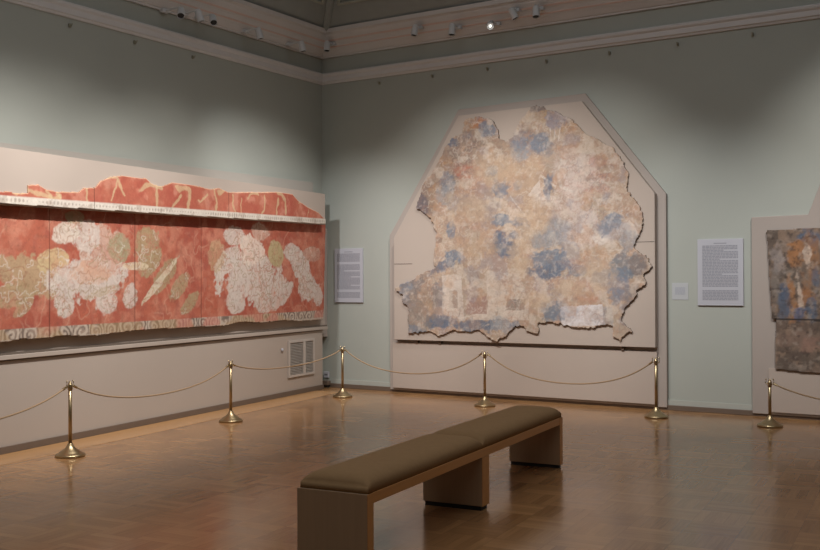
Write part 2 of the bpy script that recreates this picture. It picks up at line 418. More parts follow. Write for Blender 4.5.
        return o

RED = (160, 84, 68)
# --- lower red mural, on the display wall
d_m = .045
pl = Left(.0)

plm = Left(d_m)
P = Paint(plm, .235, 6.9, .93, 2.40, .0085, 11)
P.fill(RED)
P.mottle((178, 104, 82), 2.2, .52, .7, 1); P.mottle((164, 88, 68), 3.1, .56, .5, 2); P.mottle((200, 140, 116), 7, .60, .45, 3); P.mottle((150, 84, 72), 14, .63, .5, 4)
WH = (196, 182, 172); OC = (170, 148, 116); PK = (190, 160, 144); GR = (156, 146, 118)
# weathered pale patches of bare plaster: generic, no figures
def W(px, py, rx, ry, rot=0, col=WH, amt=.95, edge=.1, warp=.3, tex=0): P.blob(px, py, rx*.97, ry*.97, rot, col, amt, edge=.08, warp=min(warp, .4)*.75, tex=tex*.6)
# ochre losses at the far left
W(28, 276, 42, 19, 14, OC, .85, edge=.12, warp=.7); W(8, 296, 18, 11, 0, OC, .8, warp=.7); W(52, 262, 16, 12, 0, (196, 174, 134), .8, warp=.6)
W(22, 306, 12, 7, -40, OC, .7)
# big pale patch left of centre
W(88, 280, 36, 22, 0, WH, .95, edge=.12, warp=.7); W(98, 252, 21, 26, 0, PK, .85, warp=.7); W(84, 236, 14, 16, 0, WH, .85, warp=.5)
W(62, 302, 10, 15, 4, WH, .95, edge=.12); W(104, 302, 12, 14, 0, WH, .9, edge=.12); W(128, 296, 8, 14, 20, WH, .85, edge=.12)
W(62, 232, 13, 11, 0, (206, 192, 178), .9, edge=.15); W(118, 248, 12, 13, 0, GR, .9, edge=.12, warp=.3); W(72, 217, 10, 6, 0, GR, .7)
W(86, 274, 20, 12, 0, (196, 150, 122), .55, tex=.7, warp=.8); W(100, 292, 20, 4, -14, OC, .5, tex=.5)
# speckled ochre band
for k, (x, y, a, b) in enumerate([(144, 246, 14, 16), (150, 262, 13, 11), (163, 274, 14, 11), (176, 288, 13, 9), (189, 301, 11, 7)]):
    W(x, y, a, b, -40, (158, 140, 108), .85, edge=.15, warp=.5)
W(158, 280, 24, 4, -40, (206, 192, 168), .8); W(134, 266, 12, 4, 0, (206, 188, 160), .8)
# second pale patch
W(252, 278, 32, 24, 0, WH, .95, edge=.12, warp=.7); W(226, 262, 16, 13, -30, WH, .9, edge=.15); W(250, 250, 13, 16, 0, (214, 196, 182), .9, warp=.5)
W(232, 236, 10, 10, 0, WH, .85); W(258, 232, 9, 10, 0, PK, .8); W(274, 254, 8, 14, 0, (172, 156, 118), .95, edge=.1, warp=.2)
W(234, 300, 10, 14, 0, WH, .9, edge=.12); W(262, 300, 10, 13, 0, WH, .9, edge=.12); W(280, 296, 12, 9, -30, WH, .85, edge=.12)
W(214, 256, 9, 16, 30, (186, 158, 124), .7, tex=.5)
# third pale patch near the corner
W(298, 266, 13, 15, 30, WH, .92, edge=.12, warp=.6); W(306, 288, 8, 17, 24, WH, .9, edge=.12, warp=.5); W(290, 252, 9, 9, 0, WH, .85); W(310, 254, 9, 8, 0, PK, .7, tex=.5)
W(316, 296, 5, 11, -20, WH, .85)
P.mottle((192, 134, 112), 12, .62, .25, 8, .06)
for k, (c_, sc_, lv_) in enumerate([((150, 104, 80), 5, .5), ((168, 112, 92), 7, .45), ((140, 120, 84), 9, .55), ((176, 120, 100), 6, .6), ((208, 196, 184), 8, .42)]):
    P.contour(sc_*1.3, .7, c_, .5, 400+k*20, None, lv_)
P.contour(4, .9, (202, 160, 136), .3, 520, 1-P.acc*.9, .55)
# dark fine cracks and speckles
P.mottle((130, 84, 66), 30, .68, .3, 10, .05)
# scrolling border along the foot
zb = 1.085; bt = np.clip((zb-P.Y)/.13, 0, 1)
bm_ = sst(.0, .08, bt)
P.mix(bm_*.92, (160, 144, 130))
cell = .21; cu = (P.X/cell) % 1-.5; cvv = (P.Y-1.02)/cell; par = (np.floor(P.X/cell) % 2)*2-1
rr = np.hypot(cu, cvv); th = np.arctan2(cvv*par, cu)
sw = np.sin(rr*24+th+P.wx*14+P.wy*10)
brk = sst(.38, .6, fbm(P.X, P.Y, 11, 58, 4))
P.mix(bm_*sst(.1, .6, sw)*.75*(.35+.65*brk), (96, 84, 76)); P.mix(bm_*sst(.2, .5, -sw)*.55, (196, 182, 166))
P.mix(bm_*sst(.52, .6, fbm(P.X, P.Y, 3, 77, 3))*.4, (170, 136, 90)); P.mix(bm_*sst(.56, .64, fbm(P.X, P.Y, 2.4, 87, 3))*.6, (190, 120, 104))
P.mix(sst(.985, .975, P.Y)*.8 if False else (P.Y < .985)*.75, (176, 162, 148))
for xs in (47, 132.5, 199):      # joints between the mounted sections
    P.stroke([(xs, 200), (xs, 340)], .006, (96, 52, 40), .75, 0)
P.mask &= (P.Y < 2.262-.0190*(P.X-.15)-.004)
P.grain(.08)
P.cut([(-40, 350), (-40, 190), (324, 215), (321.7, 319.5), (300, 321.5), (280, 320.5), (262, 323), (240, 322), (222, 326), (180, 328), (130, 331), (95, 336), (60, 336), (40, 339), (20, 339.5), (0, 343)], warp=.012)
o = P.mesh('painted_mural', .03, None, .003)

tag(o, 'long red painted mural with pale patches, below the jagged frieze on the left wall', 'mural')

# --- frieze board above, projecting
DF = .17
plf = Left(DF)
tR = plf.pt(325, 194); bR = plf.pt(325.3, 224.7); bL = plf.pt(0, 204.3); tL = plf.pt(0, 147)
sl = (bL[1]-bR[1])/(bL[0]-bR[0]); SE = 8.0
root = empty('painted_frieze', plf.w(3.0, 2.2, -DF))
fo = Vector(root.location)
bm = bmesh.new(); prism(bm, Left(0), [(tR[0], bR[1]), (SE, bR[1]+sl*(SE-bR[0])), (SE, 2.62), (tR[0], tR[1])], .001, DF)
for v in bm.verts: v.co -= fo
link('board', bm, M['board'], root)
P = Paint(plf, tR[0]+.005, 6.9, 2.08, 2.72, .008, 31)
P.fill((168, 92, 74)); P.mottle((180, 110, 88), 3, .52, .7, 1); P.mottle((166, 84, 70), 5, .58, .6, 2); P.mottle((204, 146, 124), 9, .62, .5, 3)
CR = (200, 178, 140)
for pts, w in [([(30, 193), (60, 196)], .03), ([(12, 195), (26, 194)], .03), ([(48, 189), (50, 197)], .02), ([(57, 190), (60, 198)], .02), ([(88, 188), (89, 201)], .016),
               ([(107, 178), (118, 179), (124, 196)], .018), ([(118, 182), (112, 203)], .014), ([(138, 190), (148, 185), (160, 187)], .035), ([(155, 186), (155, 206)], .022),
               ([(176, 184), (187, 190), (187, 210)], .03), ([(180, 192), (173, 208)], .022), ([(196, 198), (205, 192)], .018), ([(212, 190), (214, 210)], .022), ([(222, 190), (218, 193)], .05),
               ([(232, 194), (232, 212)], .016), ([(242, 196), (240, 212)], .014), ([(248, 196), (256, 193)], .022), ([(262, 193), (262, 214)], .02), ([(278, 194), (285, 200), (286, 214)], .025),
               ([(278, 200), (275, 214)], .02), ([(298, 203), (303, 200)], .015), ([(307, 207), (307, 217)], .008)]:
    P.stroke(pts, w*.85, CR, .62, .16)
top = [(-30, 191), (0, 191), (10.7, 191), (12, 193), (26.8, 193), (26.8, 184.8), (37.6, 184), (45.6, 189), (57.7, 191.5), (77.8, 192), (83, 188), (94, 187), (99.3, 181), (108.8, 176.8), (122, 175.4), (145.4, 178.3), (151, 183.4), (160, 186.4), (171.7, 182), (186.4, 184), (199.6, 186.4), (210, 189), (218.8, 187.6), (227.6, 192), (258.3, 192), (278.8, 192), (292, 194), (297.8, 200.7), (306.6, 206.6), (318, 212.5), (323.5, 218.3)]
P.stroke(top, .011, (196, 168, 138), .6, .01)
zb0 = bR[1]+sl*(P.X-bR[0]); hb = P.Y-zb0
bmsk = 1-sst(.072, .082, hb)
P.mix(bmsk, (206, 196, 184))
dots = sst(.62, .8, np.abs(np.sin(P.X*PI/.045))*(1-np.abs(hb-.042)/.045)+P.wx*.8)
P.mix(bmsk*dots*.55, (130, 112, 102)); P.mix(bmsk*sst(.55, .65, fbm(P.X, P.Y, 12, 7, 3))*.4, (150, 130, 116))
for xs in (93.5, 228): P.stroke([(xs, 170), (xs, 220)], .005, (80, 50, 40), .8, 0)
P.grain(.1)
P.cut(top+[(325, 219), (325, 226), (-30, 205)], warp=.008)
P.mask &= (P.Y > bR[1]+sl*(P.X-bR[0])+.003)
o = P.mesh('painted_fragment', .012, root, .002, out=.0)
o.location = -fo
tag(root, 'narrow red painted frieze with jagged top edge and white border, mounted above the long mural', 'frieze')

# --- large blue and ochre fragment on the back wall
D1, D2 = .05, .13
root = empty('mounted_mural', (3.0, 0, .04)); ro = Vector(root.location)
def part_bm(bm, name, m, **k):
    for v in bm.verts: v.co -= ro
    return link(name, bm, m, root, **k)
pb = Back(D1)
outer = [(1.155, .03), (4.905, .03), (4.905, 2.45), (3.935, 3.69), (2.215, 3.66), (1.155, 2.08)]
part_bm(prism(bmesh.new(), Back(0), outer, .001, D1), 'backing_board', M['frame_board'], bevel=.006)
inner = [(1.275, .70), (4.80, .71), (4.80, 2.455), (3.925, 3.585), (2.26, 3.565), (1.275, 2.04)]
part_bm(prism(bmesh.new(), Back(0), inner, D1, D2), 'front_board', M['board'], bevel=.004)
part_bm(prism(bmesh.new(), Back(0), rect(1.215, 4.80, .06, .66), D1, D1+.03), 'lower_board', M['board'], bevel=.003)
for x in (1.6, 1.95, 4.4): part_bm(box(bmesh.new(), x-.015, x+.015, -(D1+.05), -(D1), .665, .70), 'bracket', M['base'])
plb = Back(D2)
P = Paint(plb, 1.26, 4.80, .68, 3.60, .0085, 61)
P.fill((168, 151, 134))
P.mottle((180, 161, 142), 1.6, .5, .6, 1, .2); P.mottle((172, 144, 122), 3.5, .56, .6, 2, .1); P.mottle((190, 172, 156), 6, .58, .4, 3, .12); P.mottle((166, 144, 130), 8, .60, .35, 4, .12)
P.mottle((186, 142, 120), 5, .63, .3, 5, .08)
BL = (116, 124, 136); BD = (98, 108, 124); BG = (146, 146, 148); OR = (176, 140, 106); UM = (136, 116, 104); PL = (204, 192, 182); RD = (176, 112, 92)
G = lambda *a, **k: P.blob(*a, **k)
# rough darker rims upper left
for x, y, a, b in [(478, 132, 22, 13), (462, 150, 18, 18), (448, 172, 16, 20), (434, 190, 15, 18), (428, 206, 12, 11), (520, 140, 14, 12), (506, 148, 12, 10)]:
    G(x, y, a, b, 0, (132, 116, 106), .9, edge=.45, warp=.6, tex=.35)
for x, y, a, b, c in [(470, 124, 7, 6, OR), (484, 124, 8, 5, (176, 118, 84)), (446, 165, 6, 9, OR), (437, 193, 5, 12, OR), (530, 112, 12, 8, OR), (545, 118, 8, 6, (170, 140, 100)), (428, 292, 9, 9, OR), (430, 308, 7, 10, (176, 142, 92)),
                      (466, 172, 12, 6, RD), (570, 126, 10, 7, OR), (610, 205, 12, 8, (186, 146, 112)), (420, 240, 6, 14, (176, 142, 112)), (480, 188, 14, 10, (182, 142, 122)), (620, 250, 10, 12, (170, 140, 116)), (517, 221, 7, 7, OR)]:
    G(x, y, a, b, 0, c, .75, edge=.6, warp=.8, tex=.6)
# blue areas
BLUES = [(452, 142, 7, 6, 0, BD, .8), (490, 130, 8, 6, 0, BL, .7), (448, 180, 8, 9, 0, BL, .6), (444, 196, 7, 9, 0, BG, .7), (422, 204, 5, 9, 0, (104, 96, 100), .8), (424, 176, 5, 4, 0, (110, 98, 98), .7),
                             (536, 108, 9, 5, 0, (110, 104, 104), .7), (541, 146, 12, 10, 0, BL, .85), (555, 120, 10, 8, 0, (140, 136, 146), .6), (522, 154, 10, 9, 0, BG, .9), (520, 146, 8, 6, 0, BL, .7), (495, 171, 7, 6, 0, BG, .95), (503, 190, 9, 9, 20, BL, .9),
                             (548, 187, 6, 12, 0, BD, .8), (551, 160, 10, 12, 0, (164, 148, 134), .6), (518, 186, 5, 5, 0, BG, .3), (503, 220, 9, 5, 0, BL, .95), (520, 223, 9, 5, -20, BL, .9), (507, 245, 11, 10, -35, BD, .95), (514, 236, 6, 5, 0, BL, .8),
                             (452, 232, 4, 8, 0, BL, .9), (440, 240, 5, 4, 0, UM, .6), (455, 255, 9, 6, -20, BL, .95), (444, 266, 12, 6, 25, BD, .95), (552, 262, 16, 12, 0, BL, .95), (548, 240, 14, 8, 0, BG, .75), (546, 272, 13, 8, 0, BD, .85),
                             (578, 270, 9, 5, 0, BL, .6), (560, 226, 10, 7, 0, BG, .7), (609, 222, 13, 9, 30, BL, .9), (628, 240, 8, 8, 0, BG, .6), (626, 264, 15, 10, 0, (112, 116, 122), .9), (610, 276, 16, 6, 10, BL, .8), (640, 262, 7, 10, 0, UM, .6),
                             (622, 292, 8, 10, 0, (116, 124, 138), .85), (615, 300, 6, 8, 0, BL, .6), (555, 312, 11, 10, 0, (116, 122, 132), .95), (446, 322, 18, 7, 0, BD, .9), (475, 324, 22, 7, 0, BD, .9), (505, 324, 12, 7, 0, BG, .9), (515, 326, 6, 8, 0, BL, .7),
                             (440, 305, 6, 22, 0, (126, 120, 122), .6), (410, 286, 12, 9, 0, (116, 110, 110), .85), (402, 296, 8, 7, 0, BD, .7), (408, 286, 7, 5, 0, BL, .8), (416, 318, 13, 14, 0, (132, 122, 114), .75), (424, 300, 16, 16, 0, (136, 122, 112), .5), (628, 320, 7, 12, 0, (140, 124, 116), .9),
                             (597, 262, 7, 7, 0, BG, .3), (430, 268, 12, 9, 0, UM, .6), (633, 300, 8, 16, -20, (138, 122, 112), .7), (412, 330, 10, 6, 0, BL, .7)]
for x, y, a, b, r, c, am in BLUES:
    G(x, y, a*1.08, b*1.08, r, c, am, edge=.2, warp=.6, tex=.2)
# pale plaster
for x, y, a, b, r, c, am in [(578, 178, 18, 28, 0, (200, 184, 176), .8), (590, 230, 22, 26, 0, (196, 182, 176), .7), (570, 205, 14, 18, 0, (196, 180, 172), .6), (545, 200, 12, 6, 0, PL, .7), (612, 196, 18, 14, 0, (188, 170, 156), .5), (600, 240, 8, 5, 0, PL, .8), (630, 228, 8, 7, 0, PL, .6)]:
    G(x, y, a, b, r, c, min(1, am*1.15), edge=.4, warp=.6, tex=.2)
for x, y, a, b in [(596, 190, 20, 4), (606, 176, 16, 4), (572, 150, 10, 5), (604, 162, 12, 6), (588, 286, 12, 5), (584, 296, 14, 5), (575, 264, 12, 5), (590, 300, 20, 4), (470, 222, 14, 10)]:
    G(x, y, a, b, -8, (172, 124, 108), .55, edge=.6, warp=.8, tex=.5)
P.poly([(443, 276), (454, 274), (462, 276), (466, 320), (443, 320)], PL, .75, .03, tex=.3); P.poly([(450, 290), (458, 290), (459, 308), (450, 308)], UM, .6, .03)
P.poly([(489, 270), (520, 274), (530, 300), (530, 320), (462, 320), (462, 316), (488, 312)], (202, 190, 178), .7, .04, tex=.35)
P.poly([(468, 298), (488, 296), (488, 314), (468, 314)], (156, 126, 116), .85, .03); P.poly([(508, 298), (526, 300), (526, 310), (506, 310)], (140, 126, 116), .8, .03)
P.poly([(562, 306), (604, 304), (606, 326), (562, 326)], (206, 200, 200), .9, .03, tex=.3); P.poly([(604, 306), (614, 306), (614, 326), (604, 326)], BG, .6, .03)
P.poly([(541, 180), (543, 198), (528, 196)], PL, .7, .02)
for pts, w in [([(562, 160), (558, 172), (562, 186), (573, 192)], .018), ([(551, 128), (552, 142)], .008), ([(556, 128), (556, 142)], .008), ([(561, 128), (560, 142)], .008), ([(543, 176), (556, 186)], .012), ([(512, 196), (530, 222), (534, 232)], .008)]:
    P.stroke(pts, w, (208, 198, 188), .7, .03)
for k, (c_, sc_, lv_, am_) in enumerate([((204, 192, 180), 5, .5, .6), ((150, 112, 96), 7, .46, .5), ((110, 108, 118), 9, .55, .45), ((168, 120, 100), 11, .5, .4), ((210, 198, 186), 12, .58, .45), ((128, 108, 98), 6, .4, .4)]):
    P.contour(sc_*1.2, .8, c_, am_*.65, 600+k*20, np.ones_like(P.X), lv_)
P.mottle((134, 134, 146), 4.5, .63, .35, 21, .05); P.mottle((180, 144, 116), 5.5, .64, .4, 22, .05); P.mottle((158, 136, 122), 9, .63, .3, 23, .05); P.mottle((202, 188, 174), 7, .62, .5, 24, .05)
for x, y, a, b, r, c, am in BLUES:
    G(x, y, a, b, r, c, am*.75, edge=.2, warp=.6, tex=.55)
# clean tan infill, smoother
for x, y, a, b, r in [(532, 215, 14, 18, 0), (504, 168, 20, 18, 0), (598, 270, 12, 14, 0), (520, 250, 8, 20, 0), (470, 210, 18, 14, 0), (570, 290, 18, 8, 0), (540, 298, 14, 8, 0), (480, 246, 12, 10, 0), (535, 170, 10, 16, 0)]:
    G(x, y, a, b, r, (184, 160, 136), .6, edge=.5, warp=.8)
P.mottle((204, 192, 182), 22, .66, .3, 12, .08); P.mottle((140, 118, 106), 26, .66, .28, 13, .08)
P.grain(.10)
frag = [(402, 284), (396, 287), (398, 292), (404, 296), (403, 304), (409, 308), (409, 334), (430, 332), (440, 336), (455, 330), (470, 333), (480, 330), (490, 338), (497, 342), (508, 336), (516, 326), (524, 326), (528, 332), (540, 334), (538, 324), (552, 322), (565, 326), (580, 328), (596, 328), (608, 324), (614, 326), (614, 336), (622, 342), (627, 334), (634, 330), (628, 326), (622, 320), (626, 308), (634, 300), (640, 288), (648, 282), (644, 276), (654, 266), (648, 258), (640, 252), (634, 246), (641, 232), (644, 220), (641, 208), (634, 198), (628, 190), (630, 176), (624, 162), (614, 148), (598, 138), (584, 132), (574, 120), (556, 112), (548, 110), (537, 104), (530, 109), (524, 117), (518, 124), (513, 137), (506, 142), (500, 138), (499, 130), (494, 120), (480, 117), (465, 119), (463, 132), (452, 138), (446, 148), (440, 160), (434, 172), (424, 184), (420, 200), (416, 208), (424, 214), (432, 220), (437, 232), (436, 250), (434, 262), (437, 268), (424, 272), (412, 280)]
P.fx = P.fx*2.6; P.fy = P.fy*2.6
P.cut(frag, warp=.022)
o = P.mesh('painted_plaster', .028, root, .006); o.location = -ro
z1 = plb.pt(400, 264); z2 = plb.pt(640, 242)
for a_, b2, zz in ((1.28, 1.56, z1[1]), (4.55, 4.798, z2[1])):
    part_bm(prism(bmesh.new(), plb, rect(a_, b2, zz-.003, zz+.003), 0, .0015), 'board_joint', M['dark'])
tag(root, 'large angular cream board carrying a broken blue and ochre painted plaster fragment on back wall', 'mural')

# --- right hand panel
root = empty('mounted_mural', (6.6, 0, .04)); ro = Vector(root.location)
outer = [(5.845, .03), (8.6, .03), (8.6, 3.6), (6.98, 3.6), (6.425, 2.16), (5.845, 2.15)]
part_bm(prism(bmesh.new(), Back(0), outer, .001, .05), 'backing_board', M['frame_board'], bevel=.006)
part_bm(prism(bmesh.new(), Back(0), rect(6.02, 8.5, .06, .53), .05, .07), 'lower_board', M['board'])
plr = Back(.07)
P = Paint(plr, 5.97, 7.6, .50, 2.04, .009, 91)
P.fill((96, 84, 75)); P.mottle((128, 108, 94), 4, .55, .7, 1); P.mottle((92, 78, 70), 6, .58, .6, 2); P.mottle((146, 122, 104), 12, .62, .6, 3)
for x, y, a, b, r, c, am in [(810, 240, 10, 8, 0, (82, 94, 112), .9), (790, 250, 10, 10, 0, (140, 120, 106), .8), (798, 256, 12, 11, 0, (150, 106, 72), .95), (812, 262, 8, 22, 0, (140, 102, 74), .8), (792, 296, 5, 22, 0, (152, 110, 78), .9), (806, 292, 9, 20, 0, (148, 104, 72), .85),
                             (800, 290, 3, 20, 6, (196, 176, 160), .8), (808, 262, 3, 12, 0, (200, 180, 164), .8), (780, 262, 7, 12, 0, (150, 140, 136), .7), (784, 302, 6, 14, 0, (80, 92, 110), .9), (812, 308, 5, 12, 0, (84, 96, 112), .9), (800, 314, 5, 5, 0, (84, 96, 124), .8), (775, 290, 4, 18, 0, (118, 110, 104), .6),
                             (816, 280, 5, 12, 0, (88, 98, 114), .7), (798, 340, 20, 8, 0, (130, 106, 94), .6), (812, 345, 10, 8, 0, (146, 112, 98), .6), (835, 270, 12, 30, 0, (160, 118, 84), .7), (845, 300, 10, 12, 0, (84, 96, 124), .8)]:
    P.blob(x, y, a, b, r, c, am, edge=.3, warp=.7, tex=.3)
P.mottle((150, 136, 124), 20, .64, .5, 5); P.mottle((64, 54, 50), 24, .67, .6, 6)
P.poly([(774, 317.8), (830, 319.5), (830, 321.5), (774, 319.8)], (50, 44, 42), .9, 0)
P.grain(.14)
P.cut([(766.5, 230), (845, 226), (900, 200), (900, 330), (845, 376), (775.5, 369.5), (776, 319), (772, 319)], warp=.008)
o = P.mesh('painted_plaster', .02, root, .004); o.location = -ro
tag(root, 'cream board with a dark brown, orange and blue painted fragment at the right edge', 'mural')

# ------------------------------------------------------------------ text panels and label
def sign(name, x0, x1, z0, z1, th, breaks, label, cat='sign', ink='ink', card='paper', mgx=.055, mgt=.055, mgb=.06, step=.0165, title=True):
    root = empty(name, ((x0+x1)/2, 0, z0)); ro_ = Vector(root.location)
    bm = prism(bmesh.new(), Back(0), rect(x0, x1, z0, z1), 0, th)
    for v in bm.verts: v.co -= ro_
    link('board', bm, M[card], root, bevel=.002)
    bm = bmesh.new(); z = z1-mgt; k = 0; rnd = random.Random(x0)
    if title:
        c = (x0+x1)/2; prism(bm, Back(th), rect(c-.07, c+.07, z+.002, z+.013), .0003, .001); z -= step*.9
        for v in bm.verts: v.co -= ro_
        link('printed_heading', bm, M[ink], root); bm = bmesh.new()
    while z > z0+mgb:
        xe = x1-mgx; t = (z1-mgt-z)/(z1-mgt-z0-mgb)
        for (b0, fr) in breaks:
            if abs(t-b0) < .5*step/(z1-z0-mgt-mgb)*1.2: xe = x0+mgx+(x1-x0-2*mgx)*fr
        xs = x0+mgx
        if xe-xs > .01:
            while xs < xe-.004:                       # a printed line, broken into unreadable word-long marks
                w_ = rnd.uniform(.014, .045); e = min(xs+w_, xe)
                prism(bm, Back(th), rect(xs, e, z-step*.74, z), .0003, .001); xs = e+.004
        elif len(bm.verts):
            for v in bm.verts: v.co -= ro_
            link('printed_text', bm, M[ink], root); bm = bmesh.new()
        z -= step; k += 1
    for v in bm.verts: v.co -= ro_
    link('printed_text', bm, M[ink], root)
    tag(root, label, cat)
sign('text_panel', .22, .695, 1.18, 1.92, .02, [(.22, .0), (.40, .3), (.52, .6), (.70, .6), (.83, 0)], 'white printed text panel on back wall between the red mural and the large fragment', mgx=.045)
sign('text_panel', 5.25, 5.75, 1.19, 1.925, .022, [(.10, .6), (.26, .5), (.52, .55), (.78, 0)], 'white printed text panel on back wall, left of the right hand mural board')
sign('museum_label', 4.955, 5.14, 1.25, 1.44, .004, [], 'tiny pale square label on back wall beside the large fragment board', 'label', 'inkpale', 'label', .035, .05, .06, .014, False)

# ------------------------------------------------------------------ vent, button, outlet
root = empty('ventilation_grille', O_WALL.w(.8, .24)); ro = Vector(root.location)
def pv(px, py): return O_WALL.pt(px, py)
v0 = pv(287.5, 374); v1 = pv(313.5, 341)
sa, sb = v1[0], v0[0]; za, zb_ = .232, .708; mid = sa+(sb-sa)*.40
bm = bmesh.new()
for r in (rect(sa, sb, za, za+.03), rect(sa, sb, zb_-.03, zb_), rect(sa, sa+.035, za+.03, zb_-.03), rect(sb-.04, sb, za+.03, zb_-.03), rect(mid-.03, mid+.03, za+.03, zb_-.03)):
    prism(bm, O_WALL, r, .001, .02)
part_bm(bm, 'frame', M['ventframe'])
for g0, g1 in ((sa+.035, mid-.03), (mid+.03, sb-.04)):
    bm = bmesh.new(); prism(bm, O_WALL, rect(g0, g1, za+.03, zb_-.03), .0005, .002)
    for z in np.arange(za+.045, zb_-.035, .02):
        a = [O_WALL.w(g0, z, .002), O_WALL.w(g1, z, .002), O_WALL.w(g1, z-.008, .013), O_WALL.w(g0, z-.008, .013), O_WALL.w(g0, z+.002, .002), O_WALL.w(g1, z+.002, .002), O_WALL.w(g1, z-.006, .013), O_WALL.w(g0, z-.006, .013)]
        v = [bm.verts.new(p) for p in a]
        for f in [(0,1,2,3), (4,7,6,5), (0,4,5,1), (1,5,6,2), (2,6,7,3), (3,7,4,0)]: bm.faces.new([v[i] for i in f])
    part_bm(bm, 'grille', M['vent'])
tag(root, 'twin louvred ventilation grille low on the left wall near the corner', 'vent')
q = pv(281.7, 350); bm = bmesh.new()
lathe(bm, [(0, 0), (.022, 0), (.022, .012), (.016, .02), (0, .022)], 16)
o = link('round_button', bm, M['paper'], smooth=True); o.location = O_WALL.w(q[0], q[1], .001); o.rotation_euler = (0, PI/2, WA)
tag(o, 'tiny round white button on the left wall beside the vent', 'button')
root = empty('power_outlet', (.10, 0, .14)); ro = Vector(root.location)
part_bm(box(bmesh.new(), .03, .12, -.032, -.013, .13, .215), 'cover_plate', M['paper'], bevel=.004)
bm = bmesh.new()
for x in (.06, .09): box(bm, x-.006, x+.006, -.034, -.0315, .16, .185)
part_bm(bm, 'socket', M['black'])
tag(root, 'small white power outlet low on back wall in the room corner', 'outlet')
root = empty('cable_box', (.1, -.1, 0)); ro = Vector(root.location)
part_bm(box(bmesh.new(), .04, .16, -.11, -.034, .035, .095), 'case', M['base'], bevel=.006)
for x in (.05, .13): part_bm(box(bmesh.new(), x, x+.02, -.1, -.05, 0, .036), 'foot', M['black'])
tag(root, 'small dark cable box on the floor in the room corner', 'box')

# ------------------------------------------------------------------ hooks under the moulding
def make_hook(x, y, dx, dy):
    bm = bmesh.new(); r = .012
    box(bm, -.008, .008, -.014, .014, -.018, .018)
    tube(bm, [(dx*.010, dy*.010, .0), (dx*.032, dy*.032, -.005), (dx*.035, dy*.035, .018)], .005, 6)
    o = link('picture_hook', bm, M['hook']); o.location = (x+dx*.015, y+dy*.015, 4.135)
    return o
hl = []
for px, py in [(69, 25), (134, 42), (192, 57)]:
    q = survey(px, py, (1, 0, 0), 0); hl.append(tag(make_hook(0, q[1], 1, 0), None, 'hook', 'dark hooks under the moulding of the left wall'))
names_l = ['dark wall hook under the left moulding, nearest the left edge of the photo', 'dark wall hook under the left moulding, middle one of three', 'dark wall hook under the left moulding, nearest the corner']
for o, n in zip(hl, names_l): o['label'] = n
hb_ = [(380, 81), (433, 74.5), (488, 67), (547, 60), (610, 52), (678, 42), (753, 33)]
nb = ['nearest the corner', 'second from the corner', 'third from the corner, left of the large board', 'above the peak of the large fragment', 'just right of the peak of the large board', 'second from the right edge', 'nearest the right edge of the photo']
for (px, py), n in zip(hb_, nb):
    q = survey(px, py, (0, 1, 0), 0)
    tag(make_hook(q[0], 0, 0, -1), 'dark hook under the back wall moulding, '+n, 'hook', 'dark hooks under the moulding of the back wall')

# ------------------------------------------------------------------ track lights on the crown
def COF(z): return min(.30, max(.0, (z-4.555)*.95))
def make_track_light(x, y, z, out, aim, lit=False, shade='dark', name='track_light'):
    # out: unit vector into the room; aim: direction the head faces
    root = empty(name, (x, y, z)); ro_ = Vector((x, y, z))
    out = Vector(out); aim = Vector(aim).normalized()
    def P_(bm, nm, m, par=root, **k): return link(nm, bm, m, par, **k)
    bm = bmesh.new(); side = out.cross(Vector((0, 0, 1)))
    c = -out*(.30-COF(z+.05))+out*.02
    vs = [c+side*a+Vector((0, 0, b))+out*d for a in (-.05, .05) for b in (.03, .07) for d in (-.02, .03)]
    v = [bm.verts.new(p) for p in vs]
    for f in [(0,1,3,2), (4,6,7,5), (0,4,5,1), (2,3,7,6), (0,2,6,4), (1,5,7,3)]: bm.faces.new([v[i] for i in f])
    P_(bm, 'adapter', M['lamp_white'])
    bm = bmesh.new(); tube(bm, [-out*(.30-COF(z+.05)-.03)+Vector((0, 0, .05)), -out*.03+Vector((0, 0, .06)), Vector((0, 0, .0))], .012, 8)
    P_(bm, 'arm', M['lamp_white'])
    rot = aim.to_track_quat('Z', 'Y').to_matrix()
    bm = bmesh.new(); lathe(bm, [(0, -.07), (.025, -.068), (.038, -.05), (.042, .0), (.044, .075), (.040, .075), (.038, .045), (0, .045)], 20)
    for v in bm.verts: v.co = rot @ v.co
    P_(bm, 'housing', M['lamp_white'], smooth=False)
    bm = bmesh.new(); lathe(bm, [(0, .046), (.0375, .046), (.0375, .062), (.03, .068), (0, .07)], 20) if not lit else lathe(bm, [(0, .046), (.013, .046), (.013, .062), (.010, .068), (0, .07)], 20)
    for v in bm.verts: v.co = rot @ v.co
    P_(bm, 'lens', M['glow'] if lit else M['black'])
    return root
# (pixel, wall, aim, lit, label)
TL = [((181, 12), 'l', (.45, -.5, -.8), 0, 'track light with dark open face, leftmost on the left crown'),
      ((199, 15), 'l', (.2, .3, -1), 0, 'white track light between the two dark faced ones on the left crown'),
      ((213, 19), 'l', (.55, -.4, -.8), 0, 'track light with dark open face, nearer the corner on the left crown'),
      ((259, 33), 'l', (.2, .2, -1), 0, 'white track light midway along the left crown'),
      ((302, 46), 'l', (.2, .1, -1), 0, 'white track light on the left crown right beside the corner'),
      ((327, 46), 'b', (.1, -.2, -1), 0, 'pale track light on the back crown right beside the corner'),
      ((415, 30), 'b', (-.1, -.2, -1), 0, 'grey track light, second from the corner on the back crown'),
      ((452, 29), 'b', (.0, -.1, -1), 0, 'white upright track light left of the glowing one on the back crown'),
      ((490, 25), 'b', (.45, -.75, -.45), 1, 'glowing track light facing the room on the back crown'),
      ((513, 13), 'b', (.4, .2, -.9), 0, 'pale track light just right of the glowing one'),
      ((536, 11), 'b', (.1, -.2, -1), 0, 'grey track light, rightmost on the back crown')]
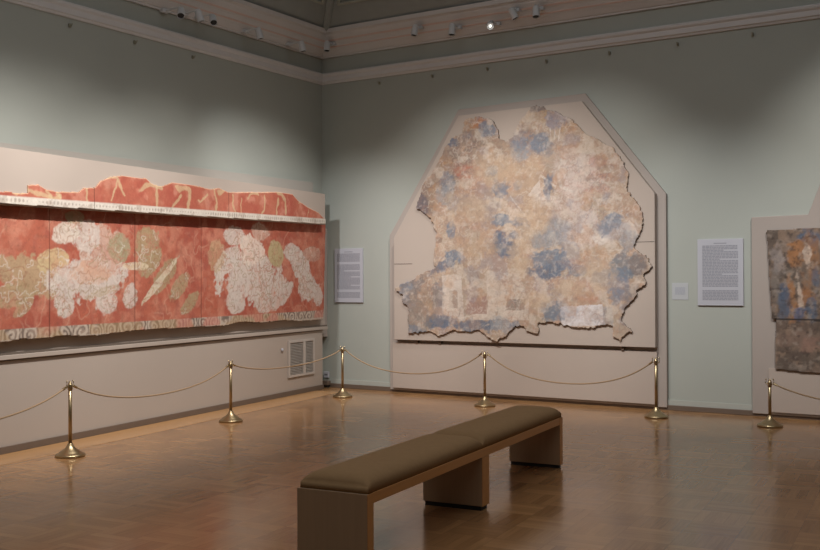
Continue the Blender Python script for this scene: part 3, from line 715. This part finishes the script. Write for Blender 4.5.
for (px, py), wl, aim, lit, lab in TL:
    off = .30
    q = survey(px, py, (1, 0, 0) if wl == 'l' else (0, -1, 0), off)
    z = q[2]
    out = (1, 0, 0) if wl == 'l' else (0, -1, 0)
    t = make_track_light(q[0], q[1], z, out, aim, bool(lit)); tag(t, lab, 'light', 'track lights on the left crown' if wl == 'l' else 'track lights on the back crown')

# ------------------------------------------------------------------ barrier
HP = .64
def make_post(h):
    root = empty('barrier_post')
    bm = bmesh.new(); lathe(bm, [(0, 0), (.118, 0), (.125, .006), (.125, .016), (.116, .024), (.098, .030), (.088, .040), (.068, .054), (.046, .070), (.030, .090), (.022, .108), (.020, .112), (0, .114)], 40)
    link('base', bm, M['brass'], root, smooth=True)
    bm = bmesh.new(); lathe(bm, [(0, .08), (.0155, .08), (.0155, h-.03), (0, h-.03)], 20); link('pole', bm, M['brass'], root, smooth=True)
    bm = bmesh.new(); lathe(bm, [(0, h-.075), (.019, h-.075), (.021, h-.07), (.021, h-.03), (.019, h-.025), (.013, h-.018), (.012, h-.006), (.007, h), (0, h+.001)], 20); link('collar', bm, M['brass'], root, smooth=True)
    for s in (-1, 1):
        bm = bmesh.new(); tube(bm, [(s*.018, 0, h-.045), (s*.034, 0, h-.05), (s*.040, 0, h-.035), (s*.036, 0, h-.005), (s*.034, 0, h+.008)], .005, 8)
        link('hook', bm, M['brass'], root, smooth=True)
    return root
posts = {}
spec = [('a', 1.49, -5.51, HP, 'brass barrier post nearest the left edge, in front of the red mural'),
        ('b', 1.24, -3.24, HP, 'brass barrier post between the leftmost post and the room corner'),
        ('c', .97, -.87, HP+.01, 'brass barrier post nearest the room corner'),
        ('d', 2.95, -.75, HP+.02, 'brass barrier post before the middle of the large fragment board, behind the bench'),
        ('e', 4.99, -.68, HP, 'brass barrier post at the right end of the large fragment board'),
        ('z', 1.76, -7.85, HP, 'brass barrier post beyond the left edge, holding the far end of the rope'),
        ('f', 6.18, -.74, .475, 'short brass barrier post at the right edge, before the right hand mural board'),
        ('g', 8.3, -.74, .475, 'short brass barrier post beyond the right edge')]
src = make_post(HP); src_s = make_post(.475)
def copy_tree(o, parent=None):
    c = o.copy(); C.objects.link(c)
    if parent: c.parent = parent
    for ch in list(o.children): copy_tree(ch, c)
    return c
used = set()
for k, x, y, h, lab in spec:
    s_ = src_s if h < .5 else src
    p = s_ if s_.name not in used else copy_tree(s_)
    used.add(s_.name)
    p.location = (x, y, 0); p.rotation_euler = (0, 0, PI/2+WA if k in 'zab' else 0); posts[k] = (x, y, h)
    tag(p, lab, 'barrier post', 'brass barrier posts along the walls')
def rope(k1, k2, sag, lab):
    x0, y0, h0 = posts[k1]; x1, y1, h1 = posts[k2]
    a = Vector((x0, y0, h0-.045)); b = Vector((x1, y1, h1-.045)); d = (b-a); d.z = 0; d.normalize()
    a += d*.04; b -= d*.04
    root = empty('barrier_rope', (a+b)/2); ro_ = Vector(root.location)
    n = 40; pts = []
    cc = 2.2
    for i in range(n+1):
        t = i/n; u = 2*t-1; s_ = 1-(math.cosh(cc*u)-1)/(math.cosh(cc)-1)
        p = a.lerp(b, t); p.z -= sag*s_; pts.append(p-ro_)
    bm = bmesh.new(); tube(bm, pts, .0075, 8); link('rope', bm, M['rope'], root, smooth=True)
    for i0, i1 in ((0, 1), (n, n-1)):
        bm = bmesh.new(); tube(bm, [pts[i0], pts[i0].lerp(pts[i1], .7)], .011, 8); link('end_cap', bm, M['brass'], root)
    tag(root, lab, 'rope', 'tan ropes slung between the barrier posts')
rope('z', 'a', .2, 'tan barrier rope running off the left edge of the photo')
rope('a', 'b', .19, 'tan barrier rope slung in front of the left part of the red mural')
rope('b', 'c', .115, 'tan barrier rope slung before the vent, ending at the corner post')
rope('c', 'd', .27, 'tan barrier rope from the corner post to the post behind the bench')
rope('d', 'e', .29, 'tan barrier rope across the right half of the large fragment board')
rope('f', 'g', .17, 'tan barrier rope running off the right edge from the short post')

# ------------------------------------------------------------------ bench
BA = math.radians(5.6)
root = empty('museum_bench', (5.436, -5.45, 0), BA)    # local: x across (right edge at 0), y along
# right side runs x = 0, near end y = -1.56, far end y = 1.56
W_, LN, LF = .424, 1.54, 1.635
zr0, zr1 = .345, .40
for x0, x1 in ((-.022, 0), (-W_, -W_+.022)):
    link('side_rail', box(bmesh.new(), x0, x1, -LN+.02, LF-.02, zr0, zr1), M['rail'], root, bevel=.002)
link('seat_board', box(bmesh.new(), -W_+.022, -.022, -LN+.02, LF-.02, .372, .399), M['rail'], root)
for y0, y1 in ((-LN, -LN+.062), (-.02, .095), (LF-.065, LF)):
    zt = .40 if abs(y0) > 1 else zr0-.001
    zt2 = .40 if abs((y0+y1)/2) > 1 else .371
    x0, x1 = (-W_, 0)
    lg = link('leg', box(bmesh.new(), x0, x1, y0, y1, .028, .400 if abs(y0) > 1 else .3445), M['veneer'], root, bevel=.002)
    link('edge_strip', box(bmesh.new(), x1+.0003, x1+.003, y0, y1, .028, .40 if abs(y0) > 1 else .3445), M['rail'], lg)
    link('plinth', box(bmesh.new(), x0+.012, x1-.012, y0+.006, y1-.006, 0, .028), M['black'], lg)
def cushion(y0, y1):
    bm = bmesh.new(); nu, nv = 28, 40; h = .088; g = {}
    xa, xb = -W_+.014, -.003
    cx, hw = (xa+xb)/2, (xb-xa)/2; cy, hl_ = (y0+y1)/2, (y1-y0)/2
    R = .10
    def prof(t):   # distance from the edge -> height fraction
        t = min(1, max(0, t)); return (1-(1-t)**2.6)**(1/2.2)
    for i in range(nu+1):
        for j in range(nv+1):
            u = -math.cos(PI*i/nu); v = -math.cos(PI*j/nv)
            ex = (1-abs(u))*hw; ey = (1-abs(v))*hl_
            f = prof(ex/.13)*prof((ey-.004)/.12)
            z = .401+.030+(h-.030)*f
            # soft corners
            g[i, j] = bm.verts.new((cx+u*hw, cy+v*hl_, z))
    for i in range(nu):
        for j in range(nv): bm.faces.new([g[i, j], g[i+1, j], g[i+1, j+1], g[i, j+1]])
    loop = [g[i, 0] for i in range(nu)]+[g[nu, j] for j in range(nv)]+[g[i, nv] for i in range(nu, 0, -1)]+[g[0, j] for j in range(nv, 0, -1)]
    low = [bm.verts.new((v.co.x, v.co.y, .401)) for v in loop]
    n = len(loop)
    for k in range(n): bm.faces.new([loop[k], low[k], low[(k+1) % n], loop[(k+1) % n]])
    bm.faces.new(low)
    return link('cushion', bm, M['fabric'], root, smooth=True)
cushion(-LN+.012, -.003); cushion(.003, LF-.012)
tag(root, 'long low museum bench with two olive brown cushions and wooden panel legs', 'bench')

# ------------------------------------------------------------------ lights
def spot(loc, target, power, size, blend, col=(1, .94, .86), rad=.06):
    l = bpy.data.lights.new('spot', 'SPOT'); l.energy = power; l.spot_size = math.radians(size); l.spot_blend = blend; l.color = col; l.shadow_soft_size = rad
    o = bpy.data.objects.new('spotlight', l); C.objects.link(o); o.location = loc
    o.rotation_euler = (Vector(target)-Vector(loc)).to_track_quat('-Z', 'Y').to_euler(); return o
def area(loc, target, power, sx, sy, col=(1, 1, 1)):
    l = bpy.data.lights.new('area', 'AREA'); l.shape = 'RECTANGLE'; l.size = sx; l.size_y = sy; l.energy = power; l.color = col
    o = bpy.data.objects.new('fill_light', l); C.objects.link(o); o.location = loc
    o.rotation_euler = (Vector(target)-Vector(loc)).to_track_quat('-Z', 'Y').to_euler(); return o
WARM = (1, .965, .93); COOL = (.95, .98, 1)
# back wall: washes from the room side
spot((2.4, -4.2, 5.0), (2.55, 0, 1.4), 600, 56, 1, WARM)
spot((4.0, -4.2, 5.0), (3.7, 0, 1.4), 600, 56, 1, WARM)
spot((8.0, -4.0, 5.0), (7.5, 0, 2.0), 760, 52, 1, WARM)
spot((5.4, -3.8, 5.0), (5.35, 0, .9), 380, 48, 1, COOL)
spot((.9, -3.6, 5.0), (.7, 0, .9), 420, 48, 1, COOL)
# left wall
spot((3.2, -1.8, 5.0), (.35, -1.3, 1.25), 420, 64, 1, WARM)
spot((3.3, -3.4, 5.0), (.45, -3.0, 1.3), 430, 64, 1, WARM)
spot((3.5, -5.0, 5.0), (.7, -4.6, 1.5), 560, 66, 1, WARM)
spot((3.8, -6.6, 5.0), (.8, -6.2, 1.8), 720, 66, 1, WARM)
# unseen overhead area lamp, added as dim ambient fill
area((6, -7, 6.15), (6, -7, 0), 165, 7.6, 9.6, (.97, .98, 1))
w = bpy.data.worlds.new('World'); bpy.context.scene.world = w; w.use_nodes = True
w.node_tree.nodes['Background'].inputs[0].default_value = (.5, .5, .48, 1); w.node_tree.nodes['Background'].inputs[1].default_value = .1

# ------------------------------------------------------------------ camera
cd = bpy.data.cameras.new('camera'); cd.sensor_width = 36; cd.lens = F/820*36; cd.clip_start = .05
co = bpy.data.objects.new('camera', cd); C.objects.link(co)
mw = Matrix.Identity(4)
for i in range(3):
    mw[i][0] = _r[i]; mw[i][1] = _u[i]; mw[i][2] = -_f[i]; mw[i][3] = CAM[i]
co.matrix_world = mw
sc = bpy.context.scene; sc.camera = co
sc.view_settings.view_transform = 'Standard'; sc.view_settings.look = 'None'; sc.view_settings.gamma = 1; sc.view_settings.use_curve_mapping = False
sc.view_settings.exposure = 0
